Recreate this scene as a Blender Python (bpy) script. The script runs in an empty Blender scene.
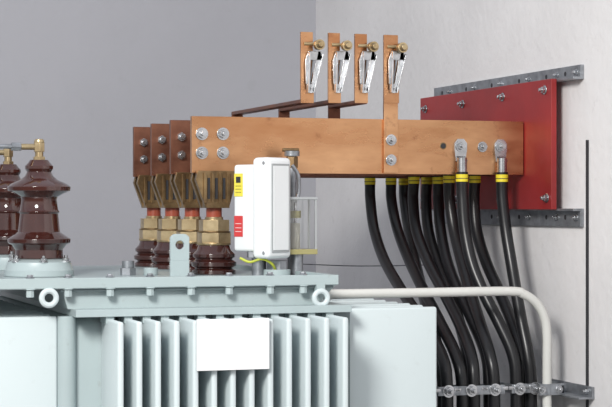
import bpy, bmesh, math
from mathutils import Vector, Matrix

scene = bpy.context.scene
scene.view_settings.view_transform = 'Standard'
H = 1.25                      # eye height above floor
HH = H+0.0079
TH = math.radians(18.6)
SN, CS = math.sin(TH), math.cos(TH)
F = 1800.0
CX, CY = -1.148, -3.413
HZ = 207.5

def S(px, py, Y=None, X=None):
    """survey: sight line meets the real vertical plane Y=const or X=const -> room coordinates (m)"""
    u = (px-306)/F; v = (HZ-py)/F
    dx = SN+CS*u; dy = CS-SN*u
    t = (Y-CY)/dy if Y is not None else (X-CX)/dx
    return Vector((CX+dx*t, CY+dy*t, H+v*t))

# ------------------------------------------------------------ materials
def mat(name, col, rough=0.5, metal=0.0, var=0.0, scale=8.0, col2=None, bump=0.0, bscale=60.0,
        rvar=0.0, trans=0.0, coat=0.0, stretch=None, lo=0.35, hi=0.65, dirt=0.0, dscale=30.0, dcol=(0.2,0.19,0.17)):
    m = bpy.data.materials.new(name); m.use_nodes = True
    nt = m.node_tree; b = nt.nodes['Principled BSDF']
    b.inputs['Base Color'].default_value = (*col, 1)
    b.inputs['Roughness'].default_value = rough
    b.inputs['Metallic'].default_value = metal
    if trans: b.inputs['Transmission Weight'].default_value = trans
    if coat:
        b.inputs['Coat Weight'].default_value = coat
        b.inputs['Coat Roughness'].default_value = 0.06
    tc = nt.nodes.new('ShaderNodeTexCoord')
    mp = nt.nodes.new('ShaderNodeMapping')
    nt.links.new(tc.outputs['Object'], mp.inputs['Vector'])
    if stretch: mp.inputs['Scale'].default_value = stretch
    n = nt.nodes.new('ShaderNodeTexNoise'); n.inputs['Scale'].default_value = scale
    n.inputs['Detail'].default_value = 5; n.inputs['Roughness'].default_value = 0.6
    nt.links.new(mp.outputs['Vector'], n.inputs['Vector'])
    r = nt.nodes.new('ShaderNodeValToRGB')
    c2 = col2 if col2 else tuple(max(0, c*(1-var)) for c in col)
    r.color_ramp.elements[0].position = lo; r.color_ramp.elements[0].color = (*c2, 1)
    r.color_ramp.elements[1].position = hi; r.color_ramp.elements[1].color = (*col, 1)
    nt.links.new(n.outputs['Fac'], r.inputs['Fac'])
    out = r.outputs['Color']
    if dirt:
        n3 = nt.nodes.new('ShaderNodeTexNoise'); n3.inputs['Scale'].default_value = dscale
        n3.inputs['Detail'].default_value = 8; n3.inputs['Roughness'].default_value = 0.7
        nt.links.new(tc.outputs['Object'], n3.inputs['Vector'])
        m3 = nt.nodes.new('ShaderNodeMapRange')
        m3.inputs['From Min'].default_value = 0.60; m3.inputs['From Max'].default_value = 0.74
        m3.inputs['To Min'].default_value = 0; m3.inputs['To Max'].default_value = dirt
        nt.links.new(n3.outputs['Fac'], m3.inputs['Value'])
        mx = nt.nodes.new('ShaderNodeMix'); mx.data_type = 'RGBA'
        nt.links.new(m3.outputs['Result'], mx.inputs[0]); nt.links.new(out, mx.inputs[6])
        mx.inputs[7].default_value = (*dcol, 1); out = mx.outputs[2]
    nt.links.new(out, b.inputs['Base Color'])
    if rvar:
        mr = nt.nodes.new('ShaderNodeMapRange')
        mr.inputs['From Min'].default_value = 0.3; mr.inputs['From Max'].default_value = 0.7
        mr.inputs['To Min'].default_value = max(0.02, rough-rvar); mr.inputs['To Max'].default_value = rough+rvar
        nt.links.new(n.outputs['Fac'], mr.inputs['Value'])
        nt.links.new(mr.outputs['Result'], b.inputs['Roughness'])
    if bump:
        n2 = nt.nodes.new('ShaderNodeTexNoise'); n2.inputs['Scale'].default_value = bscale
        n2.inputs['Detail'].default_value = 6
        nt.links.new(tc.outputs['Object'], n2.inputs['Vector'])
        bp = nt.nodes.new('ShaderNodeBump'); bp.inputs['Strength'].default_value = bump
        bp.inputs['Distance'].default_value = 0.004
        nt.links.new(n2.outputs['Fac'], bp.inputs['Height'])
        nt.links.new(bp.outputs['Normal'], b.inputs['Normal'])
    return m

M = dict(
 wallb=mat('plaster_lavender_shaded', (0.44,0.44,0.475), 0.9, var=0.07, scale=1.6, bump=0.25, bscale=45, dirt=0.12, dscale=14),  # lavender plaster, colour darkened to carry the back wall's weaker light
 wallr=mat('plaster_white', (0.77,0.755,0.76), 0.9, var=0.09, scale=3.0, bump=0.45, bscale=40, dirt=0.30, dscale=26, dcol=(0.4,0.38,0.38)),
 floor=mat('concrete', (0.35,0.34,0.33), 0.85, var=0.2, scale=4, bump=0.3),
 dark=mat('dark_gap', (0.03,0.03,0.035), 0.8, var=0.2),
 copper=mat('copper', (0.70,0.40,0.215), 0.30, 0.92, col2=(0.40,0.18,0.08), scale=4.5, rvar=0.16, stretch=(0.8,1,2.4), bump=0.07, bscale=12, lo=0.32, hi=0.66, dirt=0.7, dscale=28, dcol=(0.26,0.10,0.05)),
 copperd=mat('copper_dark', (0.27,0.115,0.07), 0.38, 0.6, col2=(0.14,0.055,0.036), scale=14, rvar=0.08),  # darker reddish-brown copper for bars, links and plates behind the front bar
 bronze=mat('bronze', (0.38,0.26,0.13), 0.33, 0.85, col2=(0.18,0.115,0.06), scale=25),
 brass=mat('brass', (0.60,0.48,0.29), 0.30, 0.85, col2=(0.36,0.26,0.14), scale=20),
 steel=mat('zinc_steel', (0.62,0.63,0.65), 0.27, 0.95, var=0.35, scale=30),
 galv=mat('galvanised', (0.38,0.40,0.43), 0.42, 0.7, var=0.4, scale=35),
 paint=mat('grey_green_paint', (0.40,0.475,0.485), 0.38, 0.0, var=0.08, scale=5, dirt=0.35, dscale=40),
 paintl=mat('pale_grey_paint', (0.58,0.65,0.665), 0.42, 0.0, var=0.05, scale=3, dirt=0.12, dscale=30),
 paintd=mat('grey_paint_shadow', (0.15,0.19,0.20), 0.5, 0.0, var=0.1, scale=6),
 porc=mat('brown_porcelain', (0.058,0.017,0.013), 0.09, 0.0, col2=(0.036,0.010,0.008), scale=10, coat=0.8),
 redneck=mat('red_collar', (0.36,0.075,0.04), 0.35, var=0.2),
 redp=mat('red_lacquer', (0.33,0.022,0.022), 0.38, 0.0, col2=(0.23,0.015,0.016), scale=5, bump=0.05, dirt=0.3, dscale=35, dcol=(0.2,0.04,0.035)),
 rubber=mat('black_sheath', (0.010,0.010,0.012), 0.33, 0.0, var=0.3, scale=12),
 yellow=mat('yellow_tape', (0.80,0.66,0.03), 0.5, var=0.1),
 white=mat('white_enamel', (0.80,0.82,0.83), 0.35, var=0.03),
 labelw=mat('label_white', (0.84,0.84,0.85), 0.55, var=0.02),
 labely=mat('label_yellow', (0.80,0.68,0.08), 0.5, var=0.08, scale=120),
 labelr=mat('label_red', (0.62,0.05,0.05), 0.5, var=0.1, scale=90),
 ink=mat('ink_black', (0.03,0.03,0.03), 0.6, var=0.1),
 olive=mat('olive_cast', (0.40,0.36,0.16), 0.4, 0.2, var=0.2),
 pipe=mat('cream_pipe', (0.64,0.64,0.61), 0.3, 0.0, var=0.06),
 beige=mat('dial_beige', (0.50,0.48,0.42), 0.5, var=0.1),
 frame=mat('grey_frame', (0.42,0.44,0.45), 0.4, 0.3, var=0.1),
 glass=mat('clear_glass', (0.97,0.98,0.97), 0.02, 0.0, var=0.01, trans=1.0),
 gy=mat('green_yellow_wire', (0.55,0.60,0.05), 0.5, var=0.3, scale=60),
)

# ------------------------------------------------------------ mesh builder
class B:
    def __init__(s): s.bm = bmesh.new(); s.mats = []
    def mi(s, k):
        if k not in s.mats: s.mats.append(k)
        return s.mats.index(k)
    def _fin(s, verts, k):
        i = s.mi(k)
        for v in verts:
            for f in v.link_faces: f.material_index = i
    def box(s, c, size, k, rot=None):
        Mx = Matrix.Translation(Vector(c))
        if rot is not None: Mx = Mx @ rot.to_4x4()
        Mx = Mx @ Matrix.Diagonal((*size, 1))
        r = bmesh.ops.create_cube(s.bm, size=1, matrix=Mx); s._fin(r['verts'], k)
    def box2(s, a, b, k):
        a = Vector(a); b = Vector(b)
        s.box((a+b)/2, [abs(b[i]-a[i]) for i in range(3)], k)
    def rbox(s, c, size, k, rad, rot=None, seg=4):
        t = bmesh.new(); bmesh.ops.create_cube(t, size=1, matrix=Matrix.Diagonal((*size, 1)))
        bmesh.ops.bevel(t, geom=t.edges[:], offset=rad, segments=seg, profile=0.5, affect='EDGES')
        Mx = Matrix.Translation(Vector(c))
        if rot is not None: Mx = Mx @ rot.to_4x4()
        s.merge(t, Mx, k)
    def merge(s, t, Mx, k):
        i = s.mi(k); mp = {}
        for v in t.verts: mp[v] = s.bm.verts.new(Mx @ v.co)
        for f in t.faces:
            try:
                nf = s.bm.faces.new([mp[v] for v in f.verts]); nf.material_index = i
            except ValueError: pass
        t.free()
    def cyl(s, p, axis, r, h, k, seg=24, r2=None):
        ax = Vector(axis).normalized()
        q = Vector((0,0,1)).rotation_difference(ax).to_matrix().to_4x4()
        Mx = Matrix.Translation(Vector(p)+ax*h/2) @ q
        r_ = bmesh.ops.create_cone(s.bm, cap_ends=True, segments=seg, radius1=r, radius2=r if r2 is None else r2, depth=h, matrix=Mx)
        s._fin(r_['verts'], k)
    def lathe(s, x, y, prof, k, seg=40):
        i = s.mi(k); rings = []
        for z, r in prof:
            rings.append([s.bm.verts.new((x+r*math.cos(2*math.pi*a/seg), y+r*math.sin(2*math.pi*a/seg), z)) for a in range(seg)])
        for a, b in zip(rings[:-1], rings[1:]):
            for j in range(seg):
                f = s.bm.faces.new((a[j], a[(j+1)%seg], b[(j+1)%seg], b[j])); f.material_index = i
        f = s.bm.faces.new(list(reversed(rings[0]))); f.material_index = i
        f = s.bm.faces.new(rings[-1]); f.material_index = i
    def prism(s, pts, ext, k):
        i = s.mi(k); ext = Vector(ext)
        a = [s.bm.verts.new(Vector(p)) for p in pts]; b = [s.bm.verts.new(Vector(p)+ext) for p in pts]
        fs = [s.bm.faces.new(a), s.bm.faces.new(list(reversed(b)))]
        n = len(a)
        for j in range(n): fs.append(s.bm.faces.new((a[j], b[j], b[(j+1)%n], a[(j+1)%n])))
        for f in fs: f.material_index = i
    def tube(s, ctrl, r, k, seg=16, sub=8, smooth=True):
        P = [Vector(p) for p in ctrl]
        if smooth and len(P) > 2:
            Q = [P[0]*2-P[1]]+P+[P[-1]*2-P[-2]]; pts = []
            for j in range(1, len(Q)-2):
                for q in range(sub):
                    t = q/sub; p0,p1,p2,p3 = Q[j-1],Q[j],Q[j+1],Q[j+2]
                    pts.append(0.5*((2*p1)+(p2-p0)*t+(2*p0-5*p1+4*p2-p3)*t*t+(3*p1-p0-3*p2+p3)*t**3))
            pts.append(P[-1])
        else: pts = P
        i = s.mi(k); rings = []
        T = (pts[1]-pts[0]).normalized()
        N = T.orthogonal().normalized()
        for j, p in enumerate(pts):
            T2 = (pts[min(j+1,len(pts)-1)]-pts[max(j-1,0)]).normalized()
            q = T.rotation_difference(T2); N = q @ N; N = (N-T2*N.dot(T2)).normalized(); T = T2
            Bn = T.cross(N)
            rings.append([s.bm.verts.new(p+N*r*math.cos(2*math.pi*a/seg)+Bn*r*math.sin(2*math.pi*a/seg)) for a in range(seg)])
        for a, b in zip(rings[:-1], rings[1:]):
            for j in range(seg):
                f = s.bm.faces.new((a[j], a[(j+1)%seg], b[(j+1)%seg], b[j])); f.material_index = i
        s.bm.faces.new(list(reversed(rings[0]))).material_index = i
        s.bm.faces.new(rings[-1]).material_index = i
    def ring(s, c, axis, R, r, k, seg=28, tseg=10):
        ax = Vector(axis).normalized(); q = Vector((0,0,1)).rotation_difference(ax).to_matrix()
        i = s.mi(k); rings = []
        for a in range(seg):
            A = 2*math.pi*a/seg; row = []
            for b in range(tseg):
                Bq = 2*math.pi*b/tseg
                v = Vector(((R+r*math.cos(Bq))*math.cos(A), (R+r*math.cos(Bq))*math.sin(A), r*math.sin(Bq)))
                row.append(s.bm.verts.new(Vector(c)+q@v))
            rings.append(row)
        for a in range(seg):
            for b in range(tseg):
                A, Bb = rings[a], rings[(a+1)%seg]
                s.bm.faces.new((A[b], Bb[b], Bb[(b+1)%tseg], A[(b+1)%tseg])).material_index = i
    def annulus(s, c, ax_u, ax_v, outer, rin, depthvec, k, seg=32):
        c = Vector(c); U = Vector(ax_u); V = Vector(ax_v); D = Vector(depthvec); i = s.mi(k)
        L = [[], [], [], []]
        for a in range(seg):
            A = 2*math.pi*a/seg; d = U*math.cos(A)+V*math.sin(A); ro = outer(A)
            L[0].append(s.bm.verts.new(c+d*ro)); L[1].append(s.bm.verts.new(c+d*rin))
            L[2].append(s.bm.verts.new(c+d*rin+D)); L[3].append(s.bm.verts.new(c+d*ro+D))
        for a in range(seg):
            b = (a+1)%seg
            for p in range(4):
                q = (p+1)%4
                s.bm.faces.new((L[p][a], L[p][b], L[q][b], L[q][a])).material_index = i
    def bolt(s, p, axis, r, k='steel', stud=True):
        ax = Vector(axis).normalized(); p = Vector(p)
        s.cyl(p, ax, r, r*0.22, k, 24)
        s.cyl(p+ax*r*0.22, ax, r*0.74, r*0.65, k, 6)
        if stud: s.cyl(p+ax*r*0.85, ax, r*0.40, r*0.6, k, 14)
    def done(s, name, bevel=0.0, parent=None, seg=2):
        bm = s.bm; bmesh.ops.recalc_face_normals(bm, faces=bm.faces[:])
        xs = [v.co for v in bm.verts]
        c = Vector([(min(v[i] for v in xs)+max(v[i] for v in xs))/2 for i in range(3)])
        if parent is None:
            bmesh.ops.translate(bm, verts=bm.verts[:], vec=-c)
        me = bpy.data.meshes.new(name); bm.to_mesh(me); bm.free()
        for k in s.mats: me.materials.append(M[k])
        me.polygons.foreach_set('use_smooth', [True]*len(me.polygons))
        me.set_sharp_from_angle(angle=math.radians(32))
        o = bpy.data.objects.new(name, me); scene.collection.objects.link(o)
        if parent is None: o.location = c
        else: o.parent = parent
        if bevel:
            md = o.modifiers.new('bevel', 'BEVEL'); md.width = bevel; md.segments = seg
            md.limit_method = 'ANGLE'; md.angle_limit = math.radians(50); md.harden_normals = True
        return o

FY = (0,-1,0)
# ------------------------------------------------------------ room
XW = 0.515; YB = 1.44
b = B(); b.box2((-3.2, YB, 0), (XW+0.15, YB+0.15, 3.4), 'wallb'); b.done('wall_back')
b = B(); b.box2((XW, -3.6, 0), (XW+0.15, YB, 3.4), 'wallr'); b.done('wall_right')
b = B(); b.box2((-3.2, -3.6, -0.1), (XW+0.15, YB+0.15, 0), 'floor'); b.done('floor')
p = S(588, 140, X=XW)
b = B(); b.box2((XW-0.003, p.y-0.004, 0.0), (XW-0.0003, p.y+0.004, p.z), 'dark'); b.done('trim_1')

# ------------------------------------------------------------ busbars
SP = 0.165
XL = S(191,118,Y=0).x; XR = 0.476
ZT = HH+0.171; ZB = HH+0.060
TB = 0.012
for k in range(4):
    b = B(); Y = SP*k
    b.box2((XL, Y-TB/2, ZB), (XR, Y+TB/2, ZT), 'copper' if k == 0 else 'copperd')
    for (u,v) in [(201,134),(222,134),(201,153),(222,153)]:
        q = S(u, v, Y=0); b.bolt((q.x, Y-TB/2, q.z), FY, 0.0125)
        b.bolt((q.x, Y+TB/2, q.z), (0,1,0), 0.0125)
    for (u,v) in [(442,146),(481,147)]:
        q = S(u, v, Y=0)
        if u == 442: b.cyl((q.x, Y-TB/2+0.001, q.z), FY, 0.0075, 0.0014, 'bronze', 16); b.cyl((q.x, Y-TB/2-0.0006, q.z), FY, 0.0055, 0.001, 'dark', 12)
        else: b.bolt((q.x, Y-TB/2, q.z), FY, 0.011)
    b.done('copper_busbar', 0.0012)

# ------------------------------------------------------------ red panel + rails
b = B()
y0 = -0.132; y1 = 0.565
b.box2((0.478, y0, HH-0.012), (0.490, y1, HH+0.252), 'redp')
for (u,v) in [(463,104),(503,97),(545,90),(547,198),(426,109)]:
    q = S(u, v, X=0.478); b.bolt((0.478, q.y, q.z), (-1,0,0), 0.0095)
for y in (0.1,0.35,0.53): b.bolt((0.478, y, HH+0.01), (-1,0,0), 0.0095)
b.done('busbar_mounting_plate', 0.001)
for (za, zb) in [(HH+0.247, HH+0.276), (HH-0.046, HH-0.010)]:
    b = B()
    b.box2((0.507, -0.203, za), (XW-0.0005, 0.55, zb), 'galv')
    zz = za if za > H else zb-0.005
    b.box2((0.491, -0.203, zz), (0.508, 0.55, zz+0.005), 'galv')
    for y in (-0.186,-0.10,0.03,0.17,0.31,0.45):
        b.bolt((0.507, y, (za+zb)/2), (-1,0,0), 0.007)
        b.cyl((0.5075, y+0.05, (za+zb)/2), (-1,0,0), 0.005, 0.001, 'dark', 12)
    b.done('angle_rail', 0.001)

# ------------------------------------------------------------ earthing studs
tops = [(300,312,32,3),(327.5,339,33,2),(354,366,34,1),(383,397,35,0)]
for (ua,ub,vt,k) in tops:
    b = B(); yf = -TB/2-0.0005 if k == 0 else -0.002
    th = 0.006
    xa = S(ua,60,Y=yf).x; xb = S(ub,60,Y=yf).x; ztop = S(ua,vt,Y=yf).z
    c = 'copper' if k == 0 else 'copperd'
    zj = HH+0.205
    if k == 0:
        b.box2((xa, yf-th, S(390,173,Y=yf).z), (xb, yf, ztop), c)
        for v in (140,160):
            q = S(391,v,Y=yf-th); b.bolt((q.x, yf-th, q.z), FY, 0.0115)
    else:
        Yk = SP*k - TB/2 - 0.001
        b.box2((xa, yf-th, zj), (xb, yf, ztop), 'copper')
        b.box2((xa, yf-th, zj-0.004), (xb, Yk, zj+0.003), c)
        b.box2((xa, Yk-th, ZB+0.01), (xb, Yk, zj), c)
        for dz in (0.035,0.075): b.bolt(((xa+xb)/2, Yk-th, ZB+dz), FY, 0.0115)
    y = yf-th
    b.box2((xa-0.001, y-0.003, S(ua,103,Y=y).z), (xb+0.001, y, S(ua,90,Y=y).z), 'copper')
    def Z(v): return S(ua, v, Y=y).z
    L = lambda dx, v, yy=0: Vector((xa+dx, y-0.004-yy, Z(v)))
    b.prism([L(0.010,93), L(0.023,93), L(0.026,84), L(0.010,84)], (0,-0.003,0), 'steel')
    b.prism([L(0.008,84), L(0.013,84), L(0.020,51), L(0.014,51), L(0.007,60)], (0,-0.003,0), 'steel')
    b.prism([L(0.020,84), L(0.026,84), L(0.043,57), L(0.039,51), L(0.034,51)], (0,-0.003,0), 'steel')
    b.prism([L(0.014,60), L(0.040,60), L(0.041,51), L(0.014,51)], (0,-0.003,0), 'steel')
    b.prism([L(0.016,84), L(0.018,84), L(0.027,60), L(0.023,60)], (0,-0.002,0), 'galv')
    for (p0,p1) in [((0.010,93),(0.013,52)), ((0.021,93),(0.041,54))]:
        a = L(*p0); c1 = L(*p1)
        b.prism([a, a+Vector((0.003,0,0)), c1+Vector((0.003,0,0)), c1], (0,-0.012,0), 'steel')
    b.bolt(L(0.0175,88,0.003), FY, 0.006)
    q = Vector((xa+0.036, y, Z(vt+13)))
    b.cyl(q+Vector((-0.03,0,0.003)), (1,0,0), 0.0035, 0.026, 'brass', 14)
    b.cyl(q+Vector((-0.004,0.0,0)), FY, 0.0055, 0.03, 'brass', 18)
    b.cyl(q+Vector((-0.004,-0.012,0)), FY, 0.0105, 0.012, 'brass', 22)
    b.cyl(q+Vector((-0.004,-0.024,0)), FY, 0.008, 0.008, 'brass', 22, r2=0.005)
    b.done('earthing_ball_stud', 0.0005)

# ------------------------------------------------------------ LV bushings
bx = S(214,250,Y=0).x
ZR = HH-0.130            # rim top
ZL = HH-0.139            # lid surface
for k in range(4):
    b = B(); Y = SP*k; U = 0.001965
    zy = lambda v: HH+(203.5-v)*U
    b.lathe(bx, Y, [(ZL+0.0005,0.043),(zy(270),0.043),(zy(268),0.036),(zy(266),0.044),(zy(262),0.045),(zy(259),0.036),
                    (zy(257),0.0415),(zy(254),0.042),(zy(250),0.034),(zy(245),0.031)], 'porc')
    b.lathe(bx, Y, [(zy(246),0.024),(zy(245),0.033),(zy(243),0.0335),(zy(242),0.026)], 'brass', 32)
    b.cyl((bx,Y,zy(243)), (0,0,1), 0.034, 0.020, 'brass', 6)
    b.lathe(bx, Y, [(zy(233),0.028),(zy(232.5),0.033),(zy(231.5),0.033),(zy(231),0.026)], 'bronze', 32)
    b.cyl((bx,Y,zy(231)), (0,0,1), 0.031, 0.022, 'brass', 6)
    b.cyl((bx,Y,zy(220)), (0,0,1), 0.018, 0.006, 'brass', 24)
    b.cyl((bx,Y,zy(218)), (0,0,1), 0.0155, 0.024, 'redneck', 24)
    zt = zy(171); zb = zy(208)
    X = lambda u: S(u,190,Y=0).x
    for yy in (-0.022, 0.010):
        b.prism([(X(195),Y+yy,zt),(X(233),Y+yy,zt),(X(233),Y+yy,zy(182)),(X(226),Y+yy,zb),(X(203),Y+yy,zb),(X(193),Y+yy,zy(180))],
                (0,0.012,0), 'bronze')
    for j in range(4):
        xx = X(202+7.6*j)
        b.box2((xx-0.003, Y-0.027, zy(203)), (xx+0.003, Y-0.020, zy(173)), 'bronze')
    for j in range(3):
        xx = X(205.8+7.6*j)
        b.box2((xx-0.003, Y-0.0228, zy(199)), (xx+0.003, Y-0.0215, zy(178)), 'dark')
    b.box2((X(203), Y-0.026, zb), (X(226), Y+0.026, zy(202)), 'bronze')
    if k > 0:
        b.prism([(XL-0.001,Y-TB/2-0.004,ZB+0.11),(XL+0.075,Y-TB/2-0.004,ZB+0.11),(XL+0.075,Y-TB/2-0.004,ZB-0.004),(XL+0.012,Y-TB/2-0.004,ZB-0.004),(XL-0.001,Y-TB/2-0.004,ZB+0.01)],
                (0,0.0035,0), 'copperd')
    b.done('low_voltage_bushing', 0.0008)

# ------------------------------------------------------------ HV bushings
for (hx,hy) in [(-0.534,0.011),(-0.534,0.376)]:
    b = B(); U = 0.00191
    zy = lambda v: HH+(203.5-v)*U
    b.lathe(hx, hy, [(ZL+0.0005,0.066),(zy(270),0.066),(zy(269),0.064),(zy(262),0.060),(zy(259),0.044)], 'paint')
    for a in range(6):
        A = a*math.pi/3+0.5
        b.bolt((hx+0.054*math.cos(A), hy+0.054*math.sin(A), zy(262)), (0,0,1), 0.009)
    P = [(262,20),(258,24),(250,23.5),(245,27),(243,31),(239,31.5),(236,27),(232,21),(228,20.5),
         (214,19),(212,20.5),(210,19),(200,17.5),(197,18.5),(194,24),(191,31),(187,31.5),(184,28),(180,19),(176,14),(172,12),(169,14),(166,14),(163,11),(160,9)]
    b.lathe(hx, hy, [(zy(v), r*U) for v,r in P], 'porc', 48)
    b.lathe(hx, hy, [(zy(167),0.012),(zy(166.8),0.020),(zy(163),0.020),(zy(162),0.012)], 'brass', 32)
    b.cyl((hx,hy,zy(163)), (0,0,1), 0.012, 0.012, 'brass', 6)
    b.cyl((hx,hy,zy(157)), (0,0,1), 0.008, 0.034, 'brass', 20)
    b.cyl((hx,hy,zy(152)), (0,0,1), 0.011, 0.018, 'brass', 6)
    b.lathe(hx, hy, [(zy(143),0.009),(zy(142),0.010),(zy(140),0.009),(zy(139),0.005)], 'brass', 20)
    z = zy(147)
    b.cyl((hx-0.005,hy,z), (-1,0,0), 0.006, 0.03, 'brass', 14)
    b.cyl((hx-0.035,hy,z), (-1,0,0), 0.009, 0.018, 'galv', 6)
    b.tube([(hx-0.05,hy,z),(hx-0.10,hy,z+0.001),(hx-0.22,hy,z+0.004)], 0.0045, 'galv', 12)
    b.done('high_voltage_bushing', 0.0008)

# ------------------------------------------------------------ transformer
T = bpy.data.objects.new('power_transformer', None); scene.collection.objects.link(T)
YF = -0.33
xlR = S(338,280,Y=YF).x; xlL = -0.80; YBK = 0.585
b = B()
b.box2((xlL, YF, ZR-0.019), (xlR, YBK, ZL), 'paint')
b.box2((xlL, YF-0.001, ZR-0.018), (xlR+0.001, YF+0.012, ZR), 'paint')
b.box2((xlR-0.012, YF, ZR-0.018), (xlR+0.001, YBK, ZR), 'paint')
xa = S(62,300,Y=YF+0.02).x; xb = S(336,300,Y=YF+0.02).x; xc = S(318,300,Y=YF+0.02).x
z2 = S(200,307,Y=YF+0.02).z
b.prism([(xa,YF+0.02,ZR-0.019),(xb,YF+0.02,ZR-0.019),(xc,YF+0.02,z2),(xa+0.01,YF+0.02,z2)], (0,0.85,0), 'paint')
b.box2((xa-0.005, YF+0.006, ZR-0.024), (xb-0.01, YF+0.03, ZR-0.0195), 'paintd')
for u in (30,68,110,150,191,229,270,303):
    q = S(u,290,Y=YF+0.006)
    b.cyl((q.x, YF+0.006, ZR-0.033), (0,0,1), 0.0075, 0.013, 'paint', 6)
    b.cyl((q.x, YF+0.006, ZR-0.020), (0,0,1), 0.010, 0.0025, 'paint', 16)
    b.cyl((q.x, YF+0.006, ZR), (0,0,1), 0.008, 0.002, 'galv', 16)
    b.cyl((q.x, YF+0.006, ZR+0.002), (0,0,1), 0.006, 0.004, 'galv', 6)
b.done('lid', 0.0015, T)

b = B()
z3 = S(200,315,Y=-0.35).z
xtl = S(60,350,Y=-0.30).x; xtr = S(349,350,Y=-0.30).x
b.box2((S(76,312,Y=-0.355).x, -0.355, z3), (S(352,312,Y=-0.355).x, 0.55, z2+0.001), 'paint')
b.rbox(((xtl+xtr)/2, 0.11, (z3+0.16)/2), (xtr-xtl, 0.82, z3-0.16), 'paint', 0.03)
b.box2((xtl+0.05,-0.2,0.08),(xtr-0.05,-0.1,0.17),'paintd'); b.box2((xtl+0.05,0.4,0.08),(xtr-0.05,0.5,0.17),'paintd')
for x in (xtl+0.12, xtr-0.12):
    for y in (-0.15,0.45):
        b.cyl((x-0.03,y,0.06),(1,0,0),0.06,0.06,'galv',28)
b.cyl((S(67,350,Y=-0.31).x,-0.305,0.17),(0,0,1),0.016,z3-0.17,'paint',24)
b.done('tank', 0.001, T)

b = B()
YE = -0.435
n = 13
for j in range(n):
    x = S(121+18.75*j, 350, Y=YE).x
    b.rbox((x, (YE-0.30)/2, (z3-0.004+0.25)/2), (0.011, 0.135, z3-0.004-0.25), 'paintl', 0.0045, seg=3)
    b.box2((x-0.007, -0.35, z3-0.012), (x+0.007, -0.30, z3), 'paint')
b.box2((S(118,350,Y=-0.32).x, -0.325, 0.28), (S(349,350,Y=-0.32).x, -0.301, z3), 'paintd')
xr0 = xtr-0.004
for j in range(12):
    y = -0.30+0.065*j
    xr1 = S(436,350,Y=-0.30).x
    b.rbox(((xr0+xr1)/2, y, (z3+0.004+0.25)/2), (xr1-xr0, 0.012, z3+0.004-0.25), 'paintl', 0.0045, seg=3)
    xl1 = S(57,350,Y=-0.30).x
    b.rbox((xl1-0.09, y, (z3+0.25)/2), (0.18, 0.012, z3-0.25), 'paintl', 0.0045, seg=3)
b.done('cooling_fins', 0, T)

b = B()
a = S(197,371,Y=YE-0.008); c = S(269,318,Y=YE-0.008)
b.box2((a.x, YE-0.011, a.z), (c.x, YE-0.003, c.z), 'labelw')
b.done('rating_plate', 0.0008, T)

b = B()
cx = S(180,245,Y=-0.10); w = 0.0185
def outer(A):
    ca, sa = math.cos(A), math.sin(A)
    if sa >= 0:
        return min(w/max(abs(ca),1e-6), (0.021)/max(abs(sa),1e-6), 0.0235)
    return min(w/max(abs(ca),1e-6), 0.03/max(abs(sa),1e-6))
b.annulus(cx, (1,0,0), (0,0,1), outer, 0.0085, (0,0.008,0), 'paint', 48)
b.box2((cx.x-w, -0.10, ZL), (cx.x+w, -0.092, cx.z-0.0295), 'paint')
b.prism([(cx.x-0.004,-0.092,ZL),(cx.x-0.004,-0.092,ZL+0.04),(cx.x-0.004,-0.06,ZL)], (0.008,0,0), 'paint')
b.done('lifting_lug', 0.001, T)
b = B()
for u in (49,321):
    q = S(u,298,Y=YF-0.004); b.ring(q, (0,1,0), 0.0125, 0.005, 'paintl')
    b.box2((q.x-0.008,q.y,q.z+0.008),(q.x+0.008,q.y+0.014,ZR-0.016),'paint')
b.done('tie_down_eyes', 0, T)
b = B()
q = S(128,265,Y=0.0)
b.cyl((q.x,0,ZL),(0,0,1),0.016,0.014,'galv',6); b.cyl((q.x,0,ZL+0.014),(0,0,1),0.012,0.014,'galv',20)
b.cyl((q.x+0.045,0.0,ZL),(0,0,1),0.014,0.014,'paint',20)
b.done('filler_cap', 0.0008, T)

# ------------------------------------------------------------ protection relay
YR = -0.12
Fv = Vector((SN,CS,0)); Rv = Vector((CS,-SN,0))
a = math.radians(40)
n1 = (-Fv*math.cos(a)-Rv*math.sin(a)).normalized()
n2 = (-Fv*math.sin(a)+Rv*math.cos(a)).normalized()
u2 = Vector((0,0,1)).cross(n2)
rot = Matrix((n2, u2, Vector((0,0,1)))).transposed()
b = B()
cen = S(262,208,Y=YR)
W1, W2, HB = 0.094, 0.066, 0.166
b.rbox(cen - n2*0.012, (W1-0.024, W2-0.006, HB), 'white', 0.006, rot)
b.rbox(cen + n2*(W1/2-0.022), (0.042, W2+0.004, 0.192), 'white', 0.009, rot, seg=5)
b.box(cen + n2*(W1/2-0.0005), (0.003, W2-0.016, 0.168), 'frame', rot)
b.box(cen + n2*(W1/2+0.001), (0.002, W2-0.022, 0.160), 'white', rot)
for dz in (-0.085,0.085):
    b.cyl(cen + n2*(W1/2-0.024)+n1*(W2/2+0.001)+n2*0.012+Vector((0,0,dz)), n1, 0.0035, 0.002, 'steel', 14)
fc = cen + n1*(W2/2-0.003+0.0006)
b.box(fc - n2*0.033 + Vector((0,0,0.044)), (0.022, 0.0012, 0.044), 'labely', rot)
b.box(fc - n2*0.033 + Vector((0,0,0.054)), (0.012, 0.0022, 0.012), 'ink', rot)
for dz in (0.042,0.036,0.030): b.box(fc - n2*0.033 + Vector((0,0,dz)), (0.015, 0.0020, 0.0012), 'ink', rot)
b.box(fc - n2*0.033 + Vector((0,0,-0.035)), (0.022, 0.0012, 0.040), 'labelr', rot)
for dz in (-0.045,-0.038,-0.030): b.box(fc - n2*0.033 + Vector((0,0,dz)), (0.016, 0.0022, 0.0012), 'labelw', rot)
b.cyl((cen.x-0.02,cen.y,cen.z-HB/2-0.012),(0,0,1),0.010,0.015,'galv',6)
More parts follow.
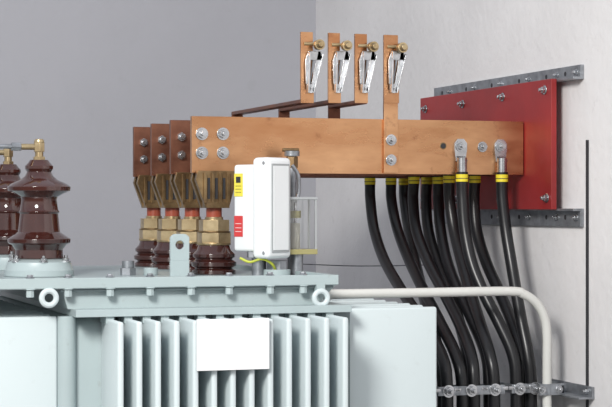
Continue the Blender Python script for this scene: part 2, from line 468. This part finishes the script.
b.cyl((cen.x,cen.y+0.02,ZL+0.0005),(0,0,1),0.014,cen.z-HB/2-ZL+0.01,'galv',20)
b.cyl((cen.x+0.03,cen.y,ZL+0.0005),(0,0,1),0.026,0.012,'paint',24)
b.cyl((cen.x+0.03,cen.y,ZL+0.012),(0,0,1),0.020,0.018,'galv',8)
g0 = S(288,254,Y=YR-0.01); g1 = S(317,197,Y=YR-0.01)
yg0 = YR-0.01; yg1 = YR+0.035
t = 0.004
for x in (g0.x, g1.x-t):
    for y in (yg0, yg1-t):
        b.box2((x,y,g0.z),(x+t,y+t,g1.z),'frame')
b.box2((g0.x,yg0-0.001,g0.z-0.001),(g1.x+0.001,yg1,g0.z+0.009),'olive')
b.box2((g0.x,yg0-0.001,g1.z-0.005),(g1.x+0.001,yg1,g1.z),'frame')
b.box2((g0.x+t,yg0+0.001,g0.z+0.009),(g1.x-t,yg0+0.003,g1.z-0.005),'glass')
b.box2((g0.x+t,yg1-0.003,g0.z+0.009),(g1.x-t,yg1-0.001,g1.z-0.005),'glass')
xm = g0.x+0.022
b.cyl((xm,(yg0+yg1)/2,g0.z+0.009),(0,0,1),0.009,0.05,'beige',20)
b.cyl((xm,(yg0+yg1)/2,g0.z+0.059),(0,0,1),0.003,0.04,'steel',12)
b.cyl((xm,(yg0+yg1)/2,g0.z+0.069),(0,0,1),0.011,0.014,'olive',20)
b.cyl(((g0.x+g1.x)/2-0.004,(yg0+yg1)/2,ZL+0.0005),(0,0,1),0.012,g0.z-ZL,'galv',20)
q = S(292,150,Y=-0.06)
b.cyl((q.x,-0.06,ZL+0.0005),(0,0,1),0.009,q.z-ZL-0.01,'galv',20)
b.cyl((q.x,-0.06,q.z-0.035),(0,0,1),0.012,0.022,'bronze',6)
b.cyl((q.x,-0.06,q.z-0.012),(0,0,1),0.015,0.010,'galv',20)
b.cyl((q.x-0.02,-0.06,q.z),(1,0,0),0.0035,0.034,'bronze',12)
b.tube([S(292,165,Y=-0.10),S(298,175,Y=-0.10),S(299,190,Y=-0.10),S(297,200,Y=-0.10)],0.004,'galv',10)
b.done('transformer_protection_relay', 0.0006)

b = B()
q = [S(240,258,Y=-0.13),S(250,262,Y=-0.14),S(262,259,Y=-0.15),S(272,264,Y=-0.15),S(276,272,Y=-0.13)]
b.tube(q,0.0025,'gy',10); b.done('earth_wire')

# ------------------------------------------------------------ cables
ZC = HH-0.362
YC = -0.125        # cleat line runs out from the wall at this Y
cab = [(0,502,531),(0,462,516),(1,475,523),(1,449,494),(2,438,489),(2,414,474),(3,391,462),(3,370,447),(2,427,469),(3,404,443)]
fr = [(0,0),(0.10,0.0),(0.26,0.07),(0.42,0.24),(0.57,0.48),(0.72,0.74),(0.86,0.94),(1.0,1.0)]
off = [0,0,0.025,0,0.025,0,0.0,0,0.025,0.025]
for i,(k,u0,u1) in enumerate(cab):
    b = B(); Y = SP*k
    back = i >= 8
    yy = Y + (0.022 if back else -0.018)
    p0 = S(u0,180,Y=yy); p0.z = ZB+0.002
    p1 = S(u1,385,Y=YC+off[i]); p1.z = ZC
    pts = []
    for (fz, fx) in fr:
        wob = 0.007*math.sin(i*2.1+fz*5)*math.sin(math.pi*fz)
        pts.append(Vector((p0.x+(p1.x-p0.x)*fx+wob, p0.y+(p1.y-p0.y)*fx, p0.z-0.012+(p1.z-p0.z+0.012)*fz)))
    pts.append(Vector((p1.x, p1.y, p1.z-0.15))); pts.append(Vector((p1.x, p1.y, p1.z-0.45))); pts.append(Vector((p1.x, p1.y, 0.0)))
    b.tube(pts, 0.0122, 'rubber', 18, 8)
    s = 1 if back else -1
    yb = Y+s*(TB/2)
    b.cyl((p0.x,yy,p0.z-0.017),(0,0,1),0.0128,0.015,'yellow',20)
    b.cyl((p0.x,yy,p0.z-0.011),(0,0,1),0.0130,0.0015,'ink',20)
    b.cyl((p0.x,yy,p0.z-0.002),(0,0,1),0.0125,0.005,'rubber',20)
    b.cyl((p0.x,yy,p0.z+0.002),(0,0,1),0.0105,0.030,'steel',20)
    zc = ZB+0.058
    b.prism([(p0.x-0.0105,yb,p0.z+0.025),(p0.x-0.014,yb,zc-0.006),(p0.x-0.014,yb,zc+0.006),(p0.x-0.007,yb,zc+0.015),(p0.x+0.007,yb,zc+0.015),
             (p0.x+0.014,yb,zc+0.006),(p0.x+0.014,yb,zc-0.006),(p0.x+0.0105,yb,p0.z+0.025)], (0,s*0.006,0), 'steel')
    b.prism([(p0.x-0.0100,yb,p0.z+0.04),(p0.x-0.0100,yb,p0.z+0.025),(p0.x-0.0100,yb+s*0.02,p0.z+0.025)], (0.02,0,0), 'steel')
    b.bolt((p0.x, yb+s*0.006, zc), (0,s,0), 0.0115)
    b.done('power_cable', 0)

# strut: rod behind the cables, fixed to an angle on the wall
b = B()
zc = ZC-0.008
ys = S(592,385,X=XW-0.006).y
xl = S(438,385,Y=YC+0.045).x
b.box2((xl, YC+0.0415, zc-0.006), (XW-0.0005, YC+0.0455, zc+0.006), 'galv')
b.box2((XW-0.006, ys, zc-0.014), (XW-0.0005, YC+0.10, zc+0.010), 'galv')
b.box2((XW-0.035, ys, zc-0.014), (XW-0.005, YC+0.10, zc-0.010), 'galv')
xa = S(536,385,Y=YC-0.035).x
b.box2((xa, YC-0.012, zc-0.010), (XW-0.0005, YC-0.008, zc+0.008), 'galv')
for dx in (0.030, 0.012): b.bolt((XW-dx-0.006, YC-0.012, zc), FY, 0.0075)
b.bolt((XW-0.006, ys+0.018, zc), (-1,0,0), 0.0075)
b.done('cable_support_strut', 0.0008)
# individual cleats, straps with a hexagon bolt in front
for (uu, dbl) in [((531,),0), ((516,),1), ((494,489),1), ((474,462),1), ((447,443),1)]:
    b = B()
    xs_ = [S(u,385,Y=YC).x for u in uu]
    x0, x1 = min(xs_)-0.0135, max(xs_)+0.0135
    yF = YC-0.0135; yB = YC+0.0415
    h = 0.018; t = 0.003
    b.box2((x0, yF-t, zc-h/2),(x1, yF, zc+h/2),'galv')
    b.box2((x0-t, yF-t, zc-h/2),(x0, yB, zc+h/2),'galv')
    b.box2((x1, yF-t, zc-h/2),(x1+t, yB, zc+h/2),'galv')
    xm_ = (x0+x1)/2
    b.bolt((xm_, yF-t, zc), FY, 0.0125, 'steel')
    b.cyl((xm_, yF-t-0.006, zc), FY, 0.004, 0.016, 'steel', 12)
    b.cyl((x0-0.010, yF, zc+0.002), (1,0,0), 0.0045, 0.012, 'steel', 6)
    b.cyl((x1-0.002, yF, zc+0.002), (1,0,0), 0.0045, 0.012, 'steel', 6)
    b.done('cable_clamp', 0.0006)

# ------------------------------------------------------------ conduit pipe
YP = -0.165
b = B()
e = S(547,300,Y=YP)
z1 = S(400,293,Y=YP).z
xs = S(326,293,Y=YP).x
pts = [(xs,YP,z1),(xs+0.2,YP,z1),(e.x-0.085,YP,z1),(e.x-0.052,YP,z1-0.006),(e.x-0.024,YP,z1-0.024),(e.x-0.006,YP,z1-0.052),(e.x,YP,z1-0.088),(e.x,YP,z1-0.15),(e.x,YP,z1-0.30),(e.x,YP,0.0)]
b.tube(pts,0.0092,'pipe',20,8)
b.cyl((xs-0.004,YP,z1),(1,0,0),0.011,0.012,'pipe',20)
b.done('steel_conduit')
b = B()
b.box2((e.x-0.022,YP-0.012,zc-0.011),(e.x+0.032,YP-0.0095,zc+0.011),'galv')
b.cyl((e.x,YP,zc-0.011),(0,0,1),0.0125,0.022,'galv',20)
b.box2((e.x+0.026,YP-0.012,zc-0.008),(e.x+0.032,YC-0.013,zc+0.008),'galv')
b.bolt((e.x-0.016,YP-0.012,zc),FY,0.008); b.bolt((e.x+0.021,YP-0.012,zc),FY,0.008)
b.done('conduit_clamp',0.0006)
b = B()
b.tube([S(300,264,Y=0.62),S(360,266,Y=0.62),S(425,265,Y=0.62),S(440,264,Y=0.62)],0.0013,'galv',8); b.done('guy_wire')

# ------------------------------------------------------------ light
w = bpy.data.worlds.new('World'); scene.world = w; w.use_nodes = True
nt = w.node_tree; bg = nt.nodes['Background']; bg.inputs[1].default_value = 0.80
tc = nt.nodes.new('ShaderNodeTexCoord'); sx = nt.nodes.new('ShaderNodeSeparateXYZ')
nt.links.new(tc.outputs['Generated'], sx.inputs[0])
cr = nt.nodes.new('ShaderNodeValToRGB')
mr = nt.nodes.new('ShaderNodeMapRange'); mr.inputs['From Min'].default_value = -1; mr.inputs['From Max'].default_value = 1
nt.links.new(sx.outputs['Z'], mr.inputs['Value']); nt.links.new(mr.outputs['Result'], cr.inputs['Fac'])
e0 = cr.color_ramp.elements
e0[0].position = 0.45; e0[0].color = (0.20,0.19,0.18,1)
e0[1].position = 0.53; e0[1].color = (1.0,1.0,1.0,1)
x = e0.new(0.75); x.color = (0.72,0.77,0.86,1)
nt.links.new(cr.outputs['Color'], bg.inputs['Color'])
def area(name, loc, tgt, size, e, col):
    l = bpy.data.lights.new(name,'AREA'); l.energy = e; l.size = size; l.color = col
    o = bpy.data.objects.new(name,l); scene.collection.objects.link(o); o.location = loc
    o.rotation_euler = (Vector(tgt)-Vector(loc)).to_track_quat('-Z','Y').to_euler()
area('daylight_opening', (-1.7,-2.3,2.5), (0.4,-0.3,1.0), 0.7, 92, (1.0,0.98,0.94))

cam = bpy.data.cameras.new('camera'); co = bpy.data.objects.new('camera', cam); scene.collection.objects.link(co)
cam.sensor_width = 36; cam.lens = 36*F/612; cam.clip_start = 0.05; cam.shift_y = (HZ-203.5)/612
co.location = (CX,CY,H); co.rotation_euler = (math.radians(90),0,-TH)
scene.camera = co
